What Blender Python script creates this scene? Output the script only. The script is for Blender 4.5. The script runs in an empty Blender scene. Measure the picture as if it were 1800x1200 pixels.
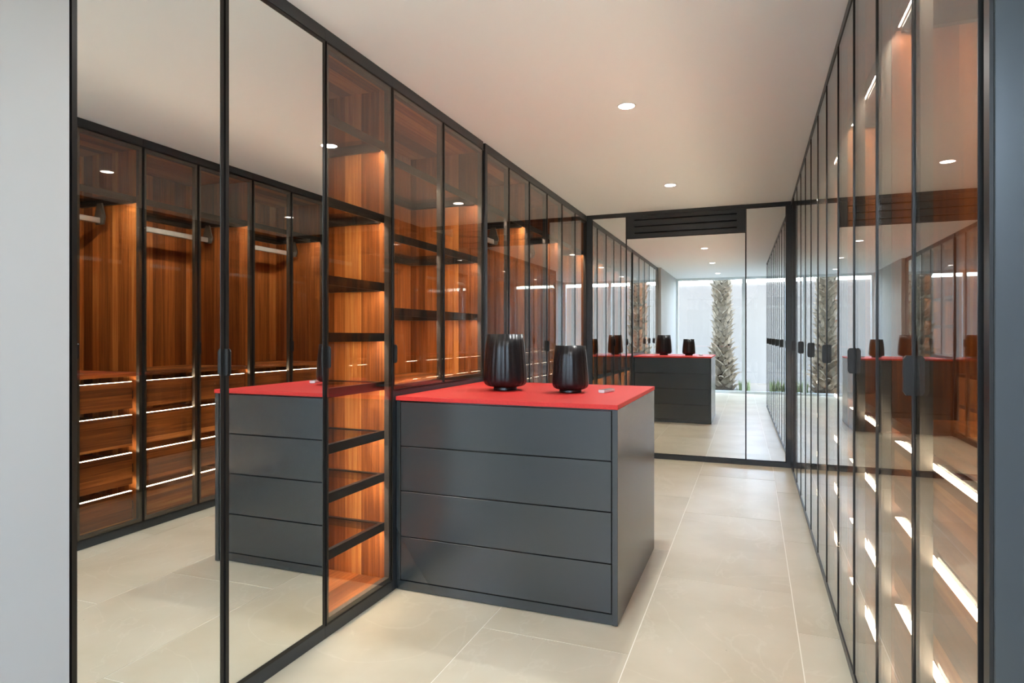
import bpy, math, random
from mathutils import Vector, Matrix
R = math.radians
scn = bpy.context.scene
COL = scn.collection
rng = random.Random(7)

# ------------------------------------------------------------------ camera, world, sun, exposure
EYE = 1.32
cam_data = bpy.data.cameras.new('camera')
cam_data.sensor_width = 36.0
cam_data.lens = 1091.37 / 1800 * 36
cam_data.shift_y = -10.36 / 1800
cam_data.clip_start = 0.02
cam = bpy.data.objects.new('camera', cam_data)
cam.location = (0, 0, EYE)
cam.rotation_euler = (R(90), 0, 0.3703)
COL.objects.link(cam)
scn.camera = cam

world = bpy.data.worlds.new('sky')
scn.world = world
world.use_nodes = True
wn = world.node_tree
for n in list(wn.nodes):
    wn.nodes.remove(n)
w_out = wn.nodes.new('ShaderNodeOutputWorld')
w_bg = wn.nodes.new('ShaderNodeBackground')
w_sky = wn.nodes.new('ShaderNodeTexSky')
w_sky.sky_type = 'NISHITA'
w_sky.sun_disc = False
w_sky.sun_elevation = R(48)
w_sky.sun_rotation = R(20)
w_sky.air_density = 1.0
w_sky.dust_density = 1.5
w_bg.inputs['Strength'].default_value = 1.95
w_mix = wn.nodes.new('ShaderNodeMix')           # hazy sky: part of the blue washed out
w_mix.data_type = 'RGBA'
w_hsv = wn.nodes.new('ShaderNodeRGBToBW')
wn.links.new(w_sky.outputs[0], w_hsv.inputs[0])
w_mix.inputs[0].default_value = 0.4
wn.links.new(w_sky.outputs[0], w_mix.inputs[6])
wn.links.new(w_hsv.outputs[0], w_mix.inputs[7])
wn.links.new(w_mix.outputs[2], w_bg.inputs['Color'])
wn.links.new(w_bg.outputs[0], w_out.inputs['Surface'])

sun_data = bpy.data.lights.new('sun', 'SUN')
sun_data.energy = 5.0
sun_data.angle = R(0.6)
sun_data.color = (1.0, 0.93, 0.82)
sun = bpy.data.objects.new('sun', sun_data)
sun.location = (3, 8, 9)
sun.rotation_euler = (R(-53), 0, R(12))
COL.objects.link(sun)

LED_E = 92.0         # LED strips in the channels under the shelves
DRAWER_E = 20.0       # LED strips let into the drawer tops
LAMP_W = 4.6         # each ceiling downlight
scn.view_settings.view_transform = 'Standard'
scn.view_settings.look = 'None'
scn.view_settings.exposure = 1.74
scn.view_settings.gamma = 1.0
scn.view_settings.use_curve_mapping = False
cy = scn.cycles
cy.max_bounces = 24
cy.diffuse_bounces = 5
cy.glossy_bounces = 12
cy.transmission_bounces = 12
cy.transparent_max_bounces = 64
cy.sample_clamp_indirect = 6.0
cy.use_denoising = True
cy.blur_glossy = 0.3

# ------------------------------------------------------------------ room measures
XL, XR = -1.733, 0.3515          # glass faces of the two wardrobe rows
YB = 6.784                       # back mirrors
ZC = 2.66
XW = -1.675                      # white wall on the left, beside the camera
YWIN = -1.55
PITCH = 0.462                    # door width on the right

# ------------------------------------------------------------------ materials
def new_mat(name):
    m = bpy.data.materials.new(name)
    m.use_nodes = True
    nt = m.node_tree
    for n in list(nt.nodes):
        nt.nodes.remove(n)
    out = nt.nodes.new('ShaderNodeOutputMaterial')
    return m, nt, out

def N(nt, t, **kw):
    n = nt.nodes.new(t)
    for k, v in kw.items():
        if k in n.inputs.keys() if hasattr(n.inputs, 'keys') else False:
            n.inputs[k].default_value = v
        else:
            setattr(n, k, v)
    return n

def ramp(nt, fac, stops):
    r = nt.nodes.new('ShaderNodeValToRGB')
    el = r.color_ramp.elements
    el[0].position, el[0].color = stops[0][0], (*stops[0][1], 1)
    el[1].position, el[1].color = stops[-1][0], (*stops[-1][1], 1)
    for p, c in stops[1:-1]:
        e = el.new(p)
        e.color = (*c, 1)
    nt.links.new(fac, r.inputs[0])
    return r.outputs[0]

def plain(name, col, rough=0.5, metal=0.0, spec=0.5, noise=0.0, scale=40.0, bump=0.0):
    m, nt, out = new_mat(name)
    b = nt.nodes.new('ShaderNodeBsdfPrincipled')
    b.inputs['Base Color'].default_value = (*col, 1)
    b.inputs['Roughness'].default_value = rough
    b.inputs['Metallic'].default_value = metal
    b.inputs['Specular IOR Level'].default_value = spec
    if noise or bump:
        tc = nt.nodes.new('ShaderNodeTexCoord')
        nz = nt.nodes.new('ShaderNodeTexNoise')
        nz.inputs['Scale'].default_value = scale
        nz.inputs['Detail'].default_value = 4
        nt.links.new(tc.outputs['Object'], nz.inputs['Vector'])
        if noise:
            lo = tuple(max(0, c * (1 - noise)) for c in col)
            hi = tuple(min(1, c * (1 + noise)) for c in col)
            nt.links.new(ramp(nt, nz.outputs[0], [(0.3, lo), (0.7, hi)]), b.inputs['Base Color'])
        if bump:
            bp = nt.nodes.new('ShaderNodeBump')
            bp.inputs['Strength'].default_value = bump
            bp.inputs['Distance'].default_value = 0.002
            nt.links.new(nz.outputs[0], bp.inputs['Height'])
            nt.links.new(bp.outputs[0], b.inputs['Normal'])
    nt.links.new(b.outputs[0], out.inputs['Surface'])
    return m

def emit(name, col, strength):
    m, nt, out = new_mat(name)
    e = nt.nodes.new('ShaderNodeEmission')
    e.inputs['Color'].default_value = (*col, 1)
    e.inputs['Strength'].default_value = strength
    nt.links.new(e.outputs[0], out.inputs['Surface'])
    return m

def walnut(name, plank_axis, grain_axis, plank_w=0.085):
    """veneer of joined strips: strips follow each other along plank_axis, grain runs along grain_axis"""
    m, nt, out = new_mat(name)
    L = nt.links.new
    tc = nt.nodes.new('ShaderNodeTexCoord')
    oi = nt.nodes.new('ShaderNodeObjectInfo')
    sep = nt.nodes.new('ShaderNodeSeparateXYZ')
    L(tc.outputs['Object'], sep.inputs[0])
    off = N(nt, 'ShaderNodeMath', operation='MULTIPLY_ADD')
    L(oi.outputs['Random'], off.inputs[0])
    off.inputs[1].default_value = 7.3
    if plank_axis == 'HY':                     # x and y both step the strips (upright panels of either direction)
        ad = N(nt, 'ShaderNodeMath', operation='ADD')
        L(sep.outputs['X'], ad.inputs[0]); L(sep.outputs['Y'], ad.inputs[1])
        L(ad.outputs[0], off.inputs[2])
    else:
        L(sep.outputs[plank_axis], off.inputs[2])
    # uneven strip widths: wobble the coordinate, then floor it
    wob = N(nt, 'ShaderNodeTexNoise', noise_dimensions='1D')
    wob.inputs['Scale'].default_value = 6.0
    L(off.outputs[0], wob.inputs['W'])
    wa = N(nt, 'ShaderNodeMath', operation='MULTIPLY_ADD')
    L(wob.outputs[0], wa.inputs[0]); wa.inputs[1].default_value = 0.14; L(off.outputs[0], wa.inputs[2])
    dv = N(nt, 'ShaderNodeMath', operation='DIVIDE'); L(wa.outputs[0], dv.inputs[0]); dv.inputs[1].default_value = plank_w
    fl = N(nt, 'ShaderNodeMath', operation='FLOOR'); L(dv.outputs[0], fl.inputs[0])
    wn_ = N(nt, 'ShaderNodeTexWhiteNoise', noise_dimensions='1D'); L(fl.outputs[0], wn_.inputs['W'])
    # grain: noise squeezed across and stretched along the grain
    mp = nt.nodes.new('ShaderNodeMapping')
    L(tc.outputs['Object'], mp.inputs['Vector'])
    sc = {'X': 70.0, 'Y': 70.0, 'Z': 70.0}
    sc[grain_axis] = 2.2
    mp.inputs['Scale'].default_value = (sc['X'], sc['Y'], sc['Z'])
    cmb = nt.nodes.new('ShaderNodeCombineXYZ')
    for k in range(3):
        L(fl.outputs[0], cmb.inputs[k])
    va = N(nt, 'ShaderNodeVectorMath', operation='ADD')
    L(mp.outputs[0], va.inputs[0]); L(cmb.outputs[0], va.inputs[1])
    g = nt.nodes.new('ShaderNodeTexNoise')
    g.inputs['Scale'].default_value = 1.0; g.inputs['Detail'].default_value = 6; g.inputs['Distortion'].default_value = 0.6
    L(va.outputs[0], g.inputs['Vector'])
    mp2 = nt.nodes.new('ShaderNodeMapping')
    L(tc.outputs['Object'], mp2.inputs['Vector'])
    s2 = {'X': 9.0, 'Y': 9.0, 'Z': 9.0}; s2[grain_axis] = 0.8
    mp2.inputs['Scale'].default_value = (s2['X'], s2['Y'], s2['Z'])
    va2 = N(nt, 'ShaderNodeVectorMath', operation='ADD')
    L(mp2.outputs[0], va2.inputs[0]); L(cmb.outputs[0], va2.inputs[1])
    g2 = nt.nodes.new('ShaderNodeTexNoise')
    g2.inputs['Scale'].default_value = 1.0; g2.inputs['Detail'].default_value = 3
    L(va2.outputs[0], g2.inputs['Vector'])
    mx = N(nt, 'ShaderNodeMath', operation='MULTIPLY_ADD'); L(g.outputs[0], mx.inputs[0]); mx.inputs[1].default_value = 0.5
    m2 = N(nt, 'ShaderNodeMath', operation='MULTIPLY'); L(g2.outputs[0], m2.inputs[0]); m2.inputs[1].default_value = 0.35
    L(m2.outputs[0], mx.inputs[2])
    m3 = N(nt, 'ShaderNodeMath', operation='MULTIPLY_ADD'); L(wn_.outputs[0], m3.inputs[0]); m3.inputs[1].default_value = 0.40
    L(mx.outputs[0], m3.inputs[2])
    c = ramp(nt, m3.outputs[0], [(0.33, (0.085, 0.024, 0.007)), (0.54, (0.22, 0.066, 0.016)),
                                 (0.73, (0.42, 0.142, 0.033)), (0.95, (0.70, 0.33, 0.093))])
    b = nt.nodes.new('ShaderNodeBsdfPrincipled')
    L(c, b.inputs['Base Color'])
    b.inputs['Roughness'].default_value = 0.42
    b.inputs['Specular IOR Level'].default_value = 0.35
    L(b.outputs[0], out.inputs['Surface'])
    return m

def glass(name, tint, ior=1.62):
    """pane: tinted straight-through light plus the mirror reflection of its faces (Fresnel)"""
    m, nt, out = new_mat(name)
    L = nt.links.new
    geo = nt.nodes.new('ShaderNodeNewGeometry')
    io = N(nt, 'ShaderNodeMath', operation='MULTIPLY_ADD')   # same reflectance from both sides of the face
    L(geo.outputs['Backfacing'], io.inputs[0])
    io.inputs[1].default_value = 1 / ior - ior
    io.inputs[2].default_value = ior
    fr = nt.nodes.new('ShaderNodeFresnel')
    L(io.outputs[0], fr.inputs['IOR'])
    tr = nt.nodes.new('ShaderNodeBsdfTransparent')
    tr.inputs['Color'].default_value = (*[math.sqrt(t) for t in tint], 1)
    gl = nt.nodes.new('ShaderNodeBsdfGlossy')
    gl.inputs['Roughness'].default_value = 0.0
    gl.inputs['Color'].default_value = (0.97, 0.99, 1.0, 1)
    mx = nt.nodes.new('ShaderNodeMixShader')
    L(fr.outputs[0], mx.inputs[0]); L(tr.outputs[0], mx.inputs[1]); L(gl.outputs[0], mx.inputs[2])
    L(mx.outputs[0], out.inputs['Surface'])
    return m

def mirror_mat():
    m, nt, out = new_mat('mirror_silver')
    gl = nt.nodes.new('ShaderNodeBsdfGlossy')
    gl.inputs['Roughness'].default_value = 0.0
    gl.inputs['Color'].default_value = (0.86, 0.875, 0.86, 1)
    nt.links.new(gl.outputs[0], out.inputs['Surface'])
    return m

def tile_mat():
    m, nt, out = new_mat('beige_stone_tile')
    L = nt.links.new
    tc = nt.nodes.new('ShaderNodeTexCoord')
    oi = nt.nodes.new('ShaderNodeObjectInfo')
    add = N(nt, 'ShaderNodeVectorMath', operation='MULTIPLY_ADD')
    L(oi.outputs['Random'], add.inputs[0]); add.inputs[1].default_value = (31, 17, 5); L(tc.outputs['Object'], add.inputs[2])
    n1 = nt.nodes.new('ShaderNodeTexNoise'); n1.inputs['Scale'].default_value = 2.0; n1.inputs['Detail'].default_value = 7
    L(add.outputs[0], n1.inputs['Vector'])
    base = ramp(nt, n1.outputs[0], [(0.30, (0.52, 0.455, 0.32)), (0.5, (0.585, 0.522, 0.385)), (0.7, (0.63, 0.572, 0.435))])
    # faint pale veins
    n2 = nt.nodes.new('ShaderNodeTexNoise'); n2.inputs['Scale'].default_value = 1.7; n2.inputs['Detail'].default_value = 5
    n2.inputs['Distortion'].default_value = 1.2
    L(add.outputs[0], n2.inputs['Vector'])
    vein = ramp(nt, n2.outputs[0], [(0.488, (0, 0, 0)), (0.5, (1, 1, 1)), (0.512, (0, 0, 0))])
    mx = N(nt, 'ShaderNodeMix', data_type='RGBA')
    fm = N(nt, 'ShaderNodeMath', operation='MULTIPLY'); L(vein, fm.inputs[0]); fm.inputs[1].default_value = 0.16
    L(fm.outputs[0], mx.inputs[0]); L(base, mx.inputs[6]); mx.inputs[7].default_value = (0.80, 0.75, 0.62, 1)
    # a few dark specks
    vo = nt.nodes.new('ShaderNodeTexVoronoi'); vo.inputs['Scale'].default_value = 5.0
    L(add.outputs[0], vo.inputs['Vector'])
    sp = ramp(nt, vo.outputs['Distance'], [(0.012, (1, 1, 1)), (0.02, (0, 0, 0))])
    m2 = N(nt, 'ShaderNodeMix', data_type='RGBA')
    f2 = N(nt, 'ShaderNodeMath', operation='MULTIPLY'); L(sp, f2.inputs[0]); f2.inputs[1].default_value = 0.5
    L(f2.outputs[0], m2.inputs[0]); L(mx.outputs[2], m2.inputs[6]); m2.inputs[7].default_value = (0.16, 0.13, 0.10, 1)
    b = nt.nodes.new('ShaderNodeBsdfPrincipled')
    L(m2.outputs[2], b.inputs['Base Color'])
    b.inputs['Roughness'].default_value = 0.33
    b.inputs['Specular IOR Level'].default_value = 0.3
    L(b.outputs[0], out.inputs['Surface'])
    return m

M_MIRROR = mirror_mat()
M_GLASS = glass('bronze_glass', (0.84, 0.75, 0.65))
M_SHELFGLASS = glass('smoked_shelf_glass', (0.62, 0.52, 0.44), 1.5)
M_CLEAR = glass('clear_glass', (0.95, 0.98, 0.97), 1.45)
M_WAL_V = walnut('walnut_upright', 'HY', 'Z')
M_WAL_H = walnut('walnut_lengthwise', 'Z', 'Y', 0.06)
M_WAL_F = walnut('walnut_board', 'X', 'Y', 0.09)
M_METAL = plain('bronze_black_metal', (0.030, 0.028, 0.026), 0.34, 0.55)
M_STILE = plain('grey_bronze_profile', (0.10, 0.095, 0.085), 0.40, 0.6)
M_TRIM = plain('graphite_trim', (0.030, 0.035, 0.040), 0.36, 0.0, 0.5)
M_LACQ = plain('graphite_lacquer', (0.026, 0.032, 0.034), 0.25, 0.0, 1.0)
M_RED = plain('red_leatherette', (0.62, 0.034, 0.028), 0.52, 0.0, 0.35, noise=0.08, scale=160, bump=0.12)
M_WHITE = plain('white_plaster', (0.46, 0.462, 0.45), 0.75, 0.0, 0.2, noise=0.012, scale=3)
M_CEIL = plain('ceiling_paint', (0.84, 0.89, 0.92), 0.8, 0.0, 0.2)
M_GROUT = plain('pale_grout', (0.88, 0.84, 0.74), 0.8)
M_TILE = tile_mat()
M_VASE = plain('black_ceramic', (0.010, 0.010, 0.011), 0.30, 0.0, 0.5, noise=0.4, scale=60, bump=0.35)
M_REMW = plain('white_plastic', (0.78, 0.78, 0.76), 0.4)
M_REMD = plain('olive_grey_plastic', (0.085, 0.09, 0.07), 0.4)
M_LED = emit('led_warm', (1.0, 0.94, 0.85), LED_E)
M_LED_D = emit('led_drawer_warm', (1.0, 0.88, 0.72), DRAWER_E)
M_LAMP = emit('downlight_warm', (1.0, 0.91, 0.85), 14.0)
M_STEEL = plain('brushed_aluminium', (0.42, 0.43, 0.43), 0.35, 0.8)
M_BLACK = plain('matt_black', (0.012, 0.012, 0.012), 0.6)
M_FRAME = plain('pale_blue_grey_aluminium', (0.72, 0.78, 0.80), 0.4)
M_GARDEN = plain('garden_render', (0.087, 0.088, 0.090), 0.85, 0.0, 0.2, noise=0.02, scale=2)
M_GRAVEL = plain('garden_soil', (0.11, 0.10, 0.085), 0.9, 0.0, 0.1, noise=0.25, scale=60)
M_BARK = plain('palm_bark', (0.06, 0.042, 0.03), 0.9, 0.0, 0.1, noise=0.4, scale=25, bump=0.6)
M_BOOT = plain('dry_leaf_base', (0.19, 0.155, 0.115), 0.85, 0.0, 0.15, noise=0.35, scale=18)
M_GRASS = plain('grass_blade', (0.11, 0.15, 0.05), 0.7)

# ------------------------------------------------------------------ mesh helpers
class MB:
    """collects shapes, builds ONE mesh object"""
    def __init__(self):
        self.v, self.f, self.smooth = [], [], False
    def box(self, a, b):
        x0, x1 = sorted((a[0], b[0])); y0, y1 = sorted((a[1], b[1])); z0, z1 = sorted((a[2], b[2]))
        n = len(self.v)
        self.v += [(x0, y0, z0), (x1, y0, z0), (x1, y1, z0), (x0, y1, z0), (x0, y0, z1), (x1, y0, z1), (x1, y1, z1), (x0, y1, z1)]
        self.f += [tuple(n + i for i in q) for q in ((0, 3, 2, 1), (4, 5, 6, 7), (0, 1, 5, 4), (1, 2, 6, 5), (2, 3, 7, 6), (3, 0, 4, 7))]
        return self
    def poly(self, verts, faces):
        n = len(self.v)
        self.v += [tuple(p) for p in verts]
        self.f += [tuple(n + i for i in q) for q in faces]
        return self
    def prism(self, outline, axis, a, b):
        """outline: 2-D points in the two other axes (in x,y,z order), extruded along axis from a to b"""
        k = 'xyz'.index(axis)
        def mk(p, t):
            q = [p[0], p[1]]; q.insert(k, t); return tuple(q)
        n = len(outline)
        vs = [mk(p, a) for p in outline] + [mk(p, b) for p in outline]
        fs = [tuple(range(n - 1, -1, -1)), tuple(range(n, 2 * n))] + [(i, (i + 1) % n, n + (i + 1) % n, n + i) for i in range(n)]
        return self.poly(vs, fs)
    def lathe(self, prof, seg, c=(0, 0), rad_fn=None):
        n = len(self.v)
        for (r, z) in prof:
            for i in range(seg):
                t = 2 * math.pi * i / seg
                rr = r * (rad_fn(i, z) if rad_fn else 1)
                self.v.append((c[0] + rr * math.cos(t), c[1] + rr * math.sin(t), z))
        for j in range(len(prof) - 1):
            for i in range(seg):
                a = n + j * seg + i; b = n + j * seg + (i + 1) % seg
                self.f.append((a, b, b + seg, a + seg))
        self.f.append(tuple(n + i for i in range(seg - 1, -1, -1)))
        self.f.append(tuple(n + (len(prof) - 1) * seg + i for i in range(seg)))
        return self
    def mesh(self, name, mat):
        me = bpy.data.meshes.new(name)
        me.from_pydata(self.v, [], self.f)
        if isinstance(mat, (list, tuple)):
            for m_ in mat: me.materials.append(m_)
        else:
            me.materials.append(mat)
        me.validate()
        import bmesh
        bm = bmesh.new(); bm.from_mesh(me)
        bmesh.ops.recalc_face_normals(bm, faces=bm.faces)
        bm.to_mesh(me); bm.free()
        if self.smooth:
            for p in me.polygons: p.use_smooth = True
        me.update()
        return me
    def build(self, name, mat, parent=None, bevel=0.0, seg=1):
        o = bpy.data.objects.new(name, self.mesh(name, mat))
        COL.objects.link(o)
        if parent is not None:
            o.parent = parent
        if bevel:
            md = o.modifiers.new('edge', 'BEVEL')
            md.width = bevel; md.segments = seg; md.limit_method = 'ANGLE'
        return o

def box(name, a, b, mat, parent=None, bevel=0.0):
    return MB().box(a, b).build(name, mat, parent, bevel)

def tag(o, label=None, cat=None, group=None, kind=None):
    if label: o['label'] = label
    if cat: o['category'] = cat
    if group: o['group'] = group
    if kind: o['kind'] = kind
    return o

def thing(name, label, cat, loc=(0, 0, 0), group=None, rotz=0.0):
    o = bpy.data.objects.new(name, None)
    o.empty_display_size = 0.1
    o.location = loc
    o.rotation_euler = (0, 0, rotz)
    COL.objects.link(o)
    return tag(o, label, cat, group)

def structure(o):
    o['kind'] = 'structure'
    return o

def copy_tree(o, parent=None):
    c = o.copy()
    COL.objects.link(c)
    if parent is not None:
        c.parent = parent
    for ch in list(o.children):
        copy_tree(ch, c)
    return c

# ------------------------------------------------------------------ the room shell
floor = structure(box('floor', (-2.45, YWIN - 0.05, -0.12), (1.09, 7.45, -0.0015), M_GROUT))
tile_meshes = {}
TW, TL, G = 0.6635, 1.33, 0.0042
x_lines = [-1.142 + TW * k for k in range(-2, 6)]
y_off = {-2: 0.35, -1: 0.35, 0: 2.57, 1: 3.475 - TL, 2: 3.03, 3: 2.4, 4: 3.475}
for i in range(len(x_lines) - 1):
    x0, x1 = max(x_lines[i], -2.4), min(x_lines[i + 1], 0.985)
    if x1 - x0 < 0.02: continue
    yo = y_off[i - 2] % TL
    k = -2
    while yo + TL * k < 6.9:
        y0, y1 = max(yo + TL * k, YWIN), min(yo + TL * (k + 1), 6.95)
        k += 1
        if y1 - y0 < 0.02: continue
        wx, wy = x1 - x0 - G, y1 - y0 - G
        key = (round(wx, 3), round(wy, 3))
        if key not in tile_meshes:
            tile_meshes[key] = MB().box((-wx / 2, -wy / 2, -0.007), (wx / 2, wy / 2, 0.0)).mesh('tile', M_TILE)
        t = bpy.data.objects.new('tile', tile_meshes[key])
        t.location = ((x0 + x1) / 2, (y0 + y1) / 2, rng.uniform(-0.0004, 0))
        COL.objects.link(t)
        t.parent = floor
structure(box('ceiling', (-2.45, YWIN - 0.12, ZC), (1.09, 7.45, ZC + 0.3), M_CEIL))
structure(box('wall_left', (XW - 0.25, YWIN - 0.1, -0.1), (XW, 1.100, ZC), M_WHITE))
structure(box('wall_left_rear', (-2.43, 1.102, -0.1), (-2.36, 7.4, ZC), M_WHITE))
structure(box('wall_back', (-2.43, YB + 0.06, -0.1), (1.09, YB + 0.16, ZC), M_WHITE))
structure(box('wall_right', (0.99, YWIN - 0.1, -0.1), (1.09, YB + 0.06, ZC), M_WHITE))
structure(box('wall_sun_block', (-6.5, YWIN - 0.12, ZC + 0.3), (6.5, YWIN + 0.2, 5.6), M_WHITE))  # unseen upper storey, added to keep the sun off the lower garden wall

# window behind the camera, the whole end of the room
win = structure(thing('window_1', None, None, (0, YWIN, 0)))
WX0, WX1, MUL = XW, 0.99, -0.18
fr = MB()
for a, b in (((WX0, -0.05, 0.0), (WX1, 0.03, 0.055)), ((WX0, -0.05, ZC - 0.055), (WX1, 0.03, ZC)),
             ((WX0, -0.05, 0.055), (WX0 + 0.05, 0.03, ZC - 0.055)), ((WX1 - 0.05, -0.05, 0.055), (WX1, 0.03, ZC - 0.055))):
    fr.box(a, b)
fr.build('window_frame', M_FRAME, win)
box('mullion', (MUL - 0.035, -0.045, 0.055), (MUL + 0.035, 0.025, ZC - 0.055), M_FRAME, win)
box('window_pane', (WX0 + 0.05, -0.014, 0.055), (MUL - 0.035, -0.006, ZC - 0.055), M_CLEAR, win)
box('window_pane', (MUL + 0.035, -0.014, 0.055), (WX1 - 0.05, -0.006, ZC - 0.055), M_CLEAR, win)

# garden outside
structure(box('ground', (-9, -14, -0.2), (9, YWIN - 0.12, -0.03), M_GRAVEL))
structure(box('wall_garden', (-9, -5.6, -0.1), (9, -5.35, 2.83), M_GARDEN))

# ------------------------------------------------------------------ wardrobe parts (local: origin on the floor at the front left of the unit)
# s = +1: the inside lies towards +x (right row); s = -1: towards -x (left row).  d = depth behind the glass face
DEPTH = 0.58
def dbox(mb, s, d0, d1, y0, y1, z0, z1):
    return mb.box((s * d0, y0, z0), (s * d1, y1, z1))

def glass_door(p, s, y0, y1, z0=0.055, z1=2.601):
    y0 += 0.0022; y1 -= 0.0022
    e, w = 0.004, 0.026
    f = MB()
    for (a, b, c, d_) in ((y0, y0 + e, z0, z1), (y1 - e, y1, z0, z1), (y0 + e, y1 - e, z0, z0 + e), (y0 + e, y1 - e, z1 - e, z1)):
        dbox(f, s, -0.0028, 0.006, a, b, c, d_)
    door = f.build('door', M_METAL, p)
    q = MB()
    for (a, b, c, d_) in ((y0, y0 + w, z0, z1), (y1 - w, y1, z0, z1), (y0 + w, y1 - w, z0, z0 + w), (y0 + w, y1 - w, z1 - w, z1)):
        dbox(q, s, 0.0065, 0.033, a, b, c, d_)
    q.build('door_profile', M_STILE, door)
    dbox(MB(), s, 0.0005, 0.0052, y0 + e, y1 - e, z0 + e, z1 - e).build('glass_pane', M_GLASS, door)
    return door

def mirror_door(p, s, y0, y1, turn=0.0, z0=0.055, z1=2.601):
    y0 += 0.0015; y1 -= 0.0015
    yc = (y0 + y1) / 2
    w = 0.0145
    f = MB()
    for (a, b, c, d_) in ((y0, y0 + w, z0, z1), (y1 - w, y1, z0, z1), (y0 + w, y1 - w, z0, z0 + w), (y0 + w, y1 - w, z1 - w, z1)):
        dbox(f, s, 0.0, 0.024, a - yc, b - yc, c, d_)
    door = f.build('door', M_METAL, p)
    door.location = (0, yc, 0)
    door.rotation_euler = (0, 0, turn)
    dbox(MB(), s, 0.002, 0.008, y0 + w - yc, y1 - w - yc, z0 + w, z1 - w).build('mirror_pane', M_MIRROR, door)
    dbox(MB(), s, 0.0085, 0.02, y0 + w - yc, y1 - w - yc, z0 + w, z1 - w).build('backing_board', M_BLACK, door)
    return door

def handle(door, s, y, side, zc=1.226):
    """thin upright pull with chamfered corners standing out of the door edge; side=+1/-1: which side of the seam"""
    oy = door.location.y
    h, pr, c = 0.047, 0.021, 0.009
    pts = [(0.004, -h), (-pr + c * .6, -h), (-pr, -h + c), (-pr, h - c), (-pr + c * .6, h), (0.004, h)]
    y0 = y - oy + side * 0.0035
    mb = MB().prism([(s * a, zc + b) for a, b in pts], 'y', y0 - 0.0022, y0 + 0.0022)
    return mb.build('handle', M_METAL, door)

def shelf(p, s, y0, y1, ztop, led=True, h=0.042, d1=0.56):
    f = MB()
    d0, t = 0.038, 0.022
    z0 = ztop - h
    dbox(f, s, d0, d0 + 0.006, y0, y1, z0, ztop)                 # front lip, the LED channel behind it
    dbox(f, s, d0 + 0.006, d0 + t, y0, y1, z0 + 0.0088, ztop)
    dbox(f, s, d1 - t, d1, y0, y1, z0, ztop)
    dbox(f, s, d0 + t, d1 - t, y0, y0 + t, z0, ztop)
    dbox(f, s, d0 + t, d1 - t, y1 - t, y1, z0, ztop)
    o = f.build('shelf', M_METAL, p)
    dbox(MB(), s, d0 + t, d1 - t, y0 + t, y1 - t, ztop - 0.010, ztop - 0.003).build('shelf_glass', M_SHELFGLASS, o)
    if led:
        dbox(MB(), s, d0 + 0.0065, d0 + 0.0125, y0 + 0.03, y1 - 0.03, z0 + 0.0066, z0 + 0.0086).build('led_strip', M_LED, o)
    return o

def hanging_rail(p, s, y0, y1, z=2.105, d=0.30, zs=2.225):
    o = dbox(MB(), s, d - 0.009, d + 0.009, y0, y1, z - 0.020, z + 0.020).build('hanging_rail', M_STEEL, p, 0.003)
    for y in (y0, y1):
        mb = MB().prism([(s * (d - 0.035), z - 0.026), (s * (d + 0.035), z - 0.026), (s * (d + 0.05), z + 0.02),
                         (s * (d + 0.02), zs), (s * (d - 0.02), zs), (s * (d - 0.05), z + 0.02)], 'y', y - 0.006, y + 0.006)
        mb.build('rail_bracket', M_STILE, o)
    return o

DRAWERS = ((0.832, 1.010), (0.578, 0.787), (0.322, 0.531), (0.080, 0.275))
def drawer(p, s, y0, y1, z0, z1):
    f = MB()
    dbox(f, s, 0.036, 0.058, y0, y1, z0, z1)
    zi = z1 - 0.035
    dbox(f, s, 0.058, 0.53, y0 + 0.012, y0 + 0.024, z0 + 0.02, zi)
    dbox(f, s, 0.058, 0.53, y1 - 0.024, y1 - 0.012, z0 + 0.02, zi)
    dbox(f, s, 0.518, 0.53, y0 + 0.024, y1 - 0.024, z0 + 0.02, zi)
    dbox(f, s, 0.058, 0.518, y0 + 0.024, y1 - 0.024, z0 + 0.02, z0 + 0.032)
    o = f.build('drawer', M_WAL_H, p)
    dbox(MB(), s, 0.038, 0.056, y0 + 0.001, y1 - 0.001, z1, z1 + 0.0006).build('led_strip', M_LED_D, o)
    for a, b in ((y0 - 0.013, y0 - 0.001), (y1 + 0.001, y1 + 0.013)):
        zc = (z0 + z1) / 2
        dbox(MB(), s, 0.044, 0.36, a, b, zc - 0.028, zc + 0.028).build('runner', M_BLACK, o)
    return o

def carcass(p, s, y0, y1, z0=0.05, z1=2.604, wall=True, fascia=True):
    g = 0.0006
    for a, b in ((y0 + g, y0 + 0.019), (y1 - 0.019, y1 - g)):
        dbox(MB(), s, 0.036, DEPTH, a, b, z0, z1).build('side_panel', M_WAL_V, p)
    dbox(MB(), s, DEPTH - 0.014, DEPTH, y0 + 0.0195, y1 - 0.0195, z0 + 0.02, z1 - 0.02).build('back_panel', M_WAL_V, p)
    dbox(MB(), s, 0.036, DEPTH, y0 + 0.0195, y1 - 0.0195, z1 - 0.0195, z1).build('top_panel', M_WAL_F, p)
    dbox(MB(), s, 0.036, DEPTH, y0 + 0.0195, y1 - 0.0195, z0, z0 + 0.0195).build('base_panel', M_WAL_F, p)
    dbox(MB(), s, 0.004, 0.036, y0 + g, y1 - g, 2.607, ZC - 0.001).build('fascia', M_TRIM, p)
    if z0 < 0.1:
        dbox(MB(), s, 0.003, 0.030, y0 + g, y1 - g, 0.001, 0.0525).build('plinth', M_TRIM, p)

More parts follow.
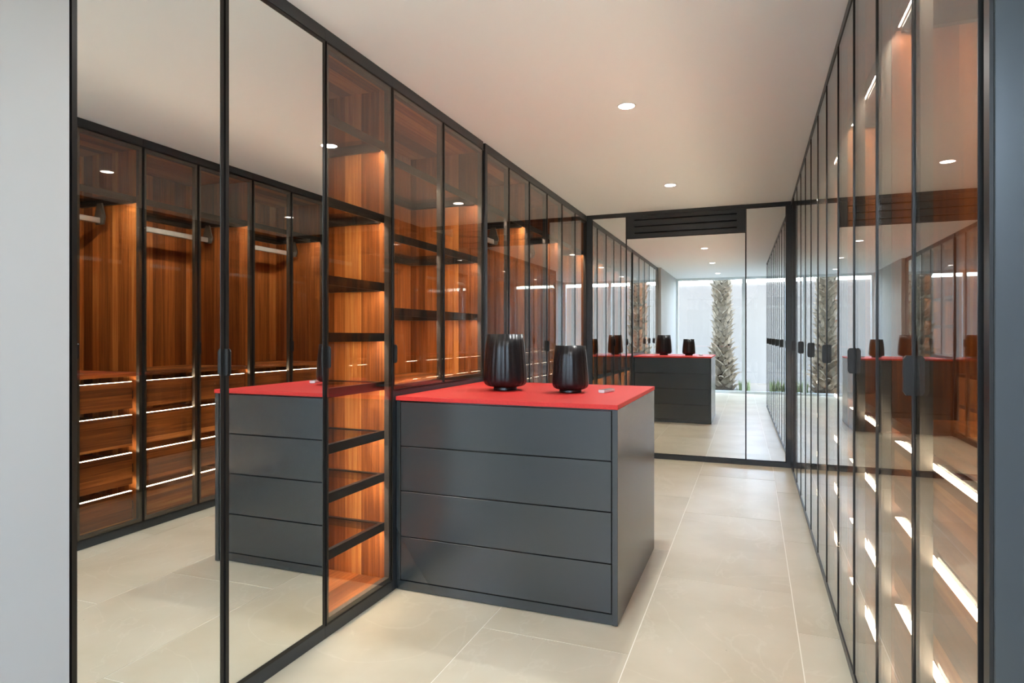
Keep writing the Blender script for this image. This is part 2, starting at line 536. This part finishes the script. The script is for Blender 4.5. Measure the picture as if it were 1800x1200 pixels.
def hanging_unit(label, s, x, ya, ym, yb, low='drawers', turned=False, pulls=True, group=None, name='wardrobe'):
    p = thing(name, label, 'wardrobe', (x, ya, 0), group)
    w, m = yb - ya, ym - ya
    carcass(p, s, 0, w)
    d1 = glass_door(p, s, 0, m)
    d2 = glass_door(p, s, m, w)
    if pulls:
        handle(d1, s, m, -1); handle(d2, s, m, +1)
    shelf(p, s, 0.020, w - 0.020, 2.262)
    hanging_rail(p, s, 0.08 if not turned else w - 0.84, 0.84 if not turned else w - 0.08)
    if low == 'drawers':
        dbox(MB(), s, 0.037, DEPTH - 0.015, 0.020, w - 0.020, 1.046, 1.074).build('counter_board', M_WAL_F, p)
        for z0, z1 in DRAWERS:
            drawer(p, s, 0.055, w - 0.055, z0, z1)
    else:
        for z in low:
            shelf(p, s, 0.020, w - 0.020, z)
    return p

# ------------------------------------------------------------------ right-hand row: six units of two doors
Y0R = 1.240
ordinal = ['nearest to the camera', 'second from the camera', 'third from the camera', 'fourth from the camera',
           'fifth from the camera', 'farthest, against the mirrored back wall']
proto = hanging_unit('glass-door wardrobe with walnut drawers in the right-hand row, ' + ordinal[0], +1, XR,
                     Y0R, Y0R + PITCH, Y0R + 2 * PITCH, group='wardrobes of the right-hand row')
for k in range(1, 6):
    c = copy_tree(proto)
    c.location = (XR, Y0R + 2 * PITCH * k, 0)
    c['label'] = 'glass-door wardrobe with walnut drawers in the right-hand row, ' + ordinal[k]

ep = thing('end_panel', 'tall graphite end panel closing the right-hand row beside the camera', 'panel', (XR, 1.197, 0))
box('panel_board', (0.006, 0.0, 0.001), (0.63, 0.030, ZC - 0.001), M_LACQ, ep, 0.0015)
box('edge_profile', (0.0, 0.002, 0.001), (0.0055, 0.028, ZC - 0.001), M_METAL, ep)
box('seal_strip', (0.004, 0.0305, 0.001), (0.030, 0.042, ZC - 0.001), M_BLACK, ep)

# ------------------------------------------------------------------ left-hand row
LY = [1.141, 1.673, 2.225, 2.764]
mu = thing('mirror_wardrobe', 'tall wardrobe with two full-height mirror doors beside the white wall', 'wardrobe', (XL, LY[0], 0))
w = LY[2] - LY[0]
carcass(mu, -1, 0, w)
md1 = mirror_door(mu, -1, 0.0, LY[1] - LY[0], 0.0135); handle(md1, -1, LY[1] - LY[0], -1)
md2 = mirror_door(mu, -1, LY[1] - LY[0], w, 0.004); handle(md2, -1, LY[1] - LY[0], +1)

su = thing('shelf_cabinet', 'narrow single-door glass cabinet with eight lit shelves between mirrors and island', 'cabinet', (XL, LY[2], 0))
w = LY[3] - LY[2]
carcass(su, -1, 0, w)
sd = glass_door(su, -1, 0, w); handle(sd, -1, 0.004, +1)
for z in (2.312, 1.941, 1.590, 1.333, 1.083, 0.831, 0.612, 0.358):
    shelf(su, -1, 0.020, w - 0.020, z)

IY1, IY2 = 2.789, 3.906
iu = thing('display_cabinet', 'two-door glass cabinet above the red-topped island, lit walnut shelves', 'cabinet', (XL, LY[3], 0))
w = 3.925 - LY[3]
carcass(iu, -1, 0, w, z0=1.035)
dbox(MB(), -1, 0.003, 0.035, 0.0006, w - 0.0006, 0.001, 1.034).build('base_fascia', M_TRIM, iu)
mid = 3.331 - LY[3]
id1 = glass_door(iu, -1, 0.0, mid, z0=1.037); handle(id1, -1, 0.006, +1)
glass_door(iu, -1, mid, w, z0=1.037)
for z in (2.262, 1.862, 1.468):
    shelf(iu, -1, 0.020, w - 0.020, z)

up = thing('upright', 'slim dark upright in the left-hand row just behind the island', 'upright', (XL, 3.926, 0))
box('upright_board', (-0.10, 0.0, 0.0), (0.012, 0.036, 2.604), M_TRIM, up, 0.001)

ly = [3.963, 4.405, 4.868, 5.342, 5.813, 6.289, YB - 0.004]
left_names = ['directly behind the island', 'in the middle behind the island', 'farthest in the left corner']
for k in range(3):
    hanging_unit('glass-door wardrobe with low shelves in the left-hand row, ' + left_names[k], -1, XL,
                 ly[2 * k], ly[2 * k + 1], ly[2 * k + 2], low=(0.83, 0.43), turned=(k == 1), pulls=(k < 2), group='wardrobes behind the island')

# ------------------------------------------------------------------ mirrored back wall
bw = [-1.674, -1.293, -0.068, 0.309]
def back_mirror(x0, x1, z0, z1, label, turn=0.0):
    xc = (x0 + x1) / 2
    t = thing('wall_mirror', label, 'mirror', (xc, YB, 0), None, turn)
    e = 0.006
    f = MB()
    for a, b, c, d_ in ((x0, x0 + e, z0, z1), (x1 - e, x1, z0, z1), (x0 + e, x1 - e, z0, z0 + e), (x0 + e, x1 - e, z1 - e, z1)):
        f.box((a - xc, 0.0, c), (b - xc, 0.02, d_))
    f.build('mirror_frame', M_METAL, t)
    box('mirror_glass', (x0 + e - xc, 0.002, z0 + e), (x1 - e - xc, 0.010, z1 - e), M_MIRROR, t)
    box('mirror_backing', (x0 + e - xc, 0.011, z0 + e), (x1 - e - xc, 0.022, z1 - e), M_BLACK, t)
    return t
back_mirror(bw[0], bw[1], 0.052, 2.620, 'narrow wall mirror at the left end of the back wall')
back_mirror(bw[1] + 0.001, bw[2] - 0.001, 0.052, 2.378, 'wide wall mirror in the middle of the back wall below the vent', 0.0012)
back_mirror(bw[2], bw[3], 0.052, 2.620, 'narrow wall mirror at the right end of the back wall', 0.0107)
structure(box('trim_1', (XL, YB - 0.010, 2.622), (XR, YB + 0.04, ZC - 0.001), M_TRIM))
structure(box('trim_2', (XL, YB - 0.012, 0.001), (XR, YB + 0.04, 0.050), M_TRIM))
structure(box('trim_3', (XL + 0.001, YB - 0.014, 0.050), (bw[0] - 0.001, YB + 0.04, 2.622), M_TRIM))
structure(box('trim_5', (XL - 0.03, 1.1015, 0.001), (XL - 0.004, 1.1405, ZC - 0.001), M_TRIM))
structure(box('trim_4', (bw[3] + 0.001, YB - 0.014, 0.050), (XR - 0.001, YB + 0.04, 2.622), M_TRIM))

vent = thing('air_vent', 'wide dark air vent with three slots above the middle mirror', 'vent', (0, YB, 0))
vx0, vx1, vz0, vz1 = bw[1] + 0.002, bw[2] - 0.002, 2.381, 2.620
sx0, sx1 = vx0 + 0.085, vx1 - 0.085
slots = [2.432, 2.503, 2.573]
f = MB()
f.box((vx0, -0.004, vz0), (sx0, 0.02, vz1)).box((sx1, -0.004, vz0), (vx1, 0.02, vz1))
edges = [vz0] + [e for z in slots for e in (z - 0.008, z + 0.008)] + [vz1]
for i in range(0, len(edges), 2):
    f.box((sx0, -0.004, edges[i]), (sx1, 0.02, edges[i + 1]))
f.build('vent_plate', M_TRIM, vent)
box('vent_box', (vx0 + 0.01, 0.021, vz0 + 0.01), (vx1 - 0.01, 0.05, vz1 - 0.01), M_BLACK, vent)
for z in slots:
    MB().prism([(0.004, z - 0.006), (0.019, z + 0.001), (0.019, z + 0.003), (0.004, z - 0.004)], 'x', sx0 + 0.002, sx1 - 0.002).build('vent_blade', M_BLACK, vent)

# ------------------------------------------------------------------ island chest with drawers on both long sides
IX0, IX1 = XL + 0.004, -0.5686
isl = thing('drawer_island', 'graphite island chest of drawers with a red top standing out from the left-hand row', 'chest of drawers', (0, 0, 0))
ZT, TT = 1.006, 0.022
zb = ZT - TT
box('end_gable', (IX1 - 0.028, IY1 + 0.002, 0.004), (IX1 - 0.002, IY2 - 0.002, zb), M_LACQ, isl, 0.0012)
box('core', (IX0 + 0.01, IY1 + 0.026, 0.01), (IX1 - 0.0285, IY2 - 0.026, zb), M_LACQ, isl)
for fy, a, b in ((1, IY1 + 0.004, IY1 + 0.026), (-1, IY2 - 0.026, IY2 - 0.004)):
    box('filler_strip', (IX0, a, 0.052), (IX0 + 0.022, b, zb), M_LACQ, isl, 0.0012)
    box('plinth', (IX0, a + (0.004 if fy > 0 else 0), 0.004), (IX1 - 0.029, b - (0 if fy > 0 else 0.004), 0.050), M_LACQ, isl)
    zs = [0.054, 0.280, 0.5155, 0.7475, 0.979]
    for k in range(4):
        box('drawer_front', (IX0 + 0.026, a, zs[k] + 0.0025), (IX1 - 0.0325, b, zs[k + 1] - 0.0025), M_LACQ, isl, 0.0012)
tp = MB().box((IX0, IY1 - 0.004, zb + 0.0003), (IX1, IY2 + 0.004, ZT)).build('top', M_RED, isl, 0.002)
tp['label'] = 'red worktop'

# vases
def vase(label, loc, H, r_top, r_max, r_foot, rot=0.0):
    t = thing('vase', label, 'vase', loc, 'black vases on the island', rot)
    zf = 0.095 * H
    prof = [(r_foot * 0.97, 0.0), (r_foot, 0.004), (r_foot * 0.97, zf * 0.55), (r_foot * 1.03, zf * 0.62)]
    MB().lathe(prof, 48).build('foot', M_VASE, t)
    body = [(r_foot * 1.02, H * 0.060), (r_max * 0.80, H * 0.078), (r_max * 0.925, H * 0.108), (r_max * 0.985, H * 0.150),
            (r_max, H * 0.195), (r_max * 0.985, H * 0.32), (r_max * 0.95, H * 0.52), (r_max * 0.895, H * 0.76), (r_top, H),
            (r_top * 0.95, H), (r_top * 0.94, H * 0.97), (r_max * 0.88, H * 0.40), (r_max * 0.7, H * 0.16), (0.004, H * 0.15)]
    nf = 22
    seg = nf * 6
    amp = [rng.uniform(0.6, 1.3) for _ in range(nf)]
    def rib(i, z):
        ph = (i % 6) / 6.0
        d = min(ph, 1 - ph) * 2               # 0 at the groove, 1 mid-facet
        return 1 - 0.024 * amp[i // 6] * (1 - d) ** 2 * (1 if z > zf * 0.8 else 0)
    b = MB(); b.lathe(body, seg, rad_fn=rib); b.smooth = True
    b.build('body', M_VASE, t)
    return t
vase('large black ribbed vase on the red top, left of the two', (-1.335, 3.33, ZT + 0.0005), 0.322, 0.104, 0.127, 0.068)
vase('small black ribbed vase on the red top, right of the two', (-0.945, 3.33, ZT + 0.0005), 0.258, 0.083, 0.101, 0.062, 0.4)

rem = thing('remote_control', 'small white remote control with olive-grey face lying on the red top', 'remote control',
            (-0.757, 3.40, ZT + 0.0005), None, R(-17))
MB().prism([(-0.019, 0.003), (-0.014, 0.0), (0.014, 0.0), (0.019, 0.003), (0.019, 0.016), (-0.019, 0.016)], 'y', -0.058, 0.058).build('case', M_REMW, rem, 0.001)
box('face', (-0.0165, -0.055, 0.0162), (0.0165, 0.055, 0.0172), M_REMD, rem)

# ------------------------------------------------------------------ ceiling downlights
def downlight(y, label):
    t = thing('downlight', label, 'ceiling lamp', (-0.688, y, ZC), 'recessed ceiling downlights')
    seg = 40
    ring = MB()
    ro, ri = 0.056, 0.046
    vs, fs = [], []
    for r_, z_ in ((ro, -0.0002), (ro - 0.002, -0.003), (ri, -0.003), (ri, -0.0004)):
        vs += [(r_ * math.cos(2 * math.pi * i / seg), r_ * math.sin(2 * math.pi * i / seg), z_) for i in range(seg)]
    for j in range(3):
        fs += [(j * seg + i, j * seg + (i + 1) % seg, (j + 1) * seg + (i + 1) % seg, (j + 1) * seg + i) for i in range(seg)]
    ring.poly(vs, fs).build('trim_ring', M_REMW, t)
    MB().lathe([(0.0455, -0.0024), (0.0455, -0.0006)], seg).build('diffuser', M_LAMP, t)
    ld = bpy.data.lights.new('downlight_beam', 'AREA')
    ld.shape = 'DISK'; ld.size = 0.085; ld.energy = LAMP_W; ld.color = (0.96, 0.99, 1.0); ld.spread = R(150)
    lo = bpy.data.objects.new('beam', ld)
    lo.location = (0, 0, -0.005)
    lo.parent = t
    COL.objects.link(lo)
    return t
for y, l in ((5.667, 'ceiling downlight nearest to the mirrored back wall'), (3.62, 'ceiling downlight over the end of the island, larger in view'),
             (1.55, 'ceiling downlight seen only in the mirrors, before the island'), (-0.48, 'ceiling downlight seen only in the mirrors, nearest the window')):
    downlight(y, l)

# ------------------------------------------------------------------ palm outside the window
palm = thing('palm_tree', 'palm trunk with shaggy dry leaf bases outside the window, seen in the mirrors', 'palm', (-0.70, -2.75, -0.03))
rad = lambda z: 0.165 + 0.10 * max(0, 1 - z / 1.3) ** 1.3
tb = MB(); tb.smooth = True
tb.lathe([(rad(z) * (0.97 + 0.05 * rng.random()), z) for z in [0.13 * i for i in range(26)]], 20).build('trunk', M_BARK, palm)
# leaf bases: thick pointed wedges in spiral rows
bv = [(-0.085, 0.0, 0.0), (0.085, 0.0, 0.0), (-0.055, -0.045, 0.10), (0.055, -0.045, 0.10), (0.0, -0.095, 0.20),
      (-0.06, 0.02, 0.04), (0.06, 0.02, 0.04), (-0.038, -0.015, 0.13), (0.038, -0.015, 0.13), (0.0, -0.035, -0.02)]
bf = [(0, 9, 2), (9, 1, 3), (9, 3, 2), (2, 3, 4), (5, 7, 6), (6, 7, 8), (7, 4, 8), (0, 2, 7), (0, 7, 5), (2, 4, 7), (1, 8, 3), (1, 6, 8), (3, 8, 4), (0, 5, 6), (0, 6, 1), (0, 1, 9)]
boot_mesh = MB().poly(bv, bf).mesh('leaf_base', M_BOOT)
nb = 230
for i in range(nb):
    z = 0.05 + 3.05 * i / nb
    a = i * 2.399963
    o = bpy.data.objects.new('leaf_base', boot_mesh)
    rr = rad(z) * 0.97
    o.location = (rr * math.cos(a), rr * math.sin(a), z)
    lean = rng.uniform(-0.05, 0.45) if z > 1.0 else rng.uniform(0.1, 0.8)
    o.rotation_euler = (lean, rng.uniform(-0.25, 0.25), a + math.pi / 2)
    k = rng.uniform(0.75, 1.15) * (1.2 if z < 1.0 else 1.0)
    o.scale = (k, k, k * rng.uniform(0.8, 1.2))
    o.parent = palm
    COL.objects.link(o)
gm = MB()
for i in range(160):
    a, d = rng.uniform(0, 6.283), rng.uniform(0.25, 0.55)
    x, y = -0.10 + d * math.cos(a) * 0.42, -2.50 + d * math.sin(a) * 0.42
    h, b_ = rng.uniform(0.10, 0.30), rng.uniform(0, 6.283)
    dx, dy = 0.012 * math.cos(b_), 0.012 * math.sin(b_)
    lx, ly_ = rng.uniform(-0.05, 0.06), rng.uniform(-0.05, 0.05)
    gm.poly([(x - dx, y - dy, -0.03), (x + dx, y + dy, -0.03), (x + dy * .4 + lx * .5, y - dx * .4 + ly_ * .5, h * .6), (x + lx, y + ly_, h)],
            [(0, 1, 2), (0, 2, 3), (1, 3, 2)])
go = gm.build('grass_tuft', M_GRASS)
tag(go, 'tuft of green grass growing at the foot of the palm', 'grass', kind='stuff')
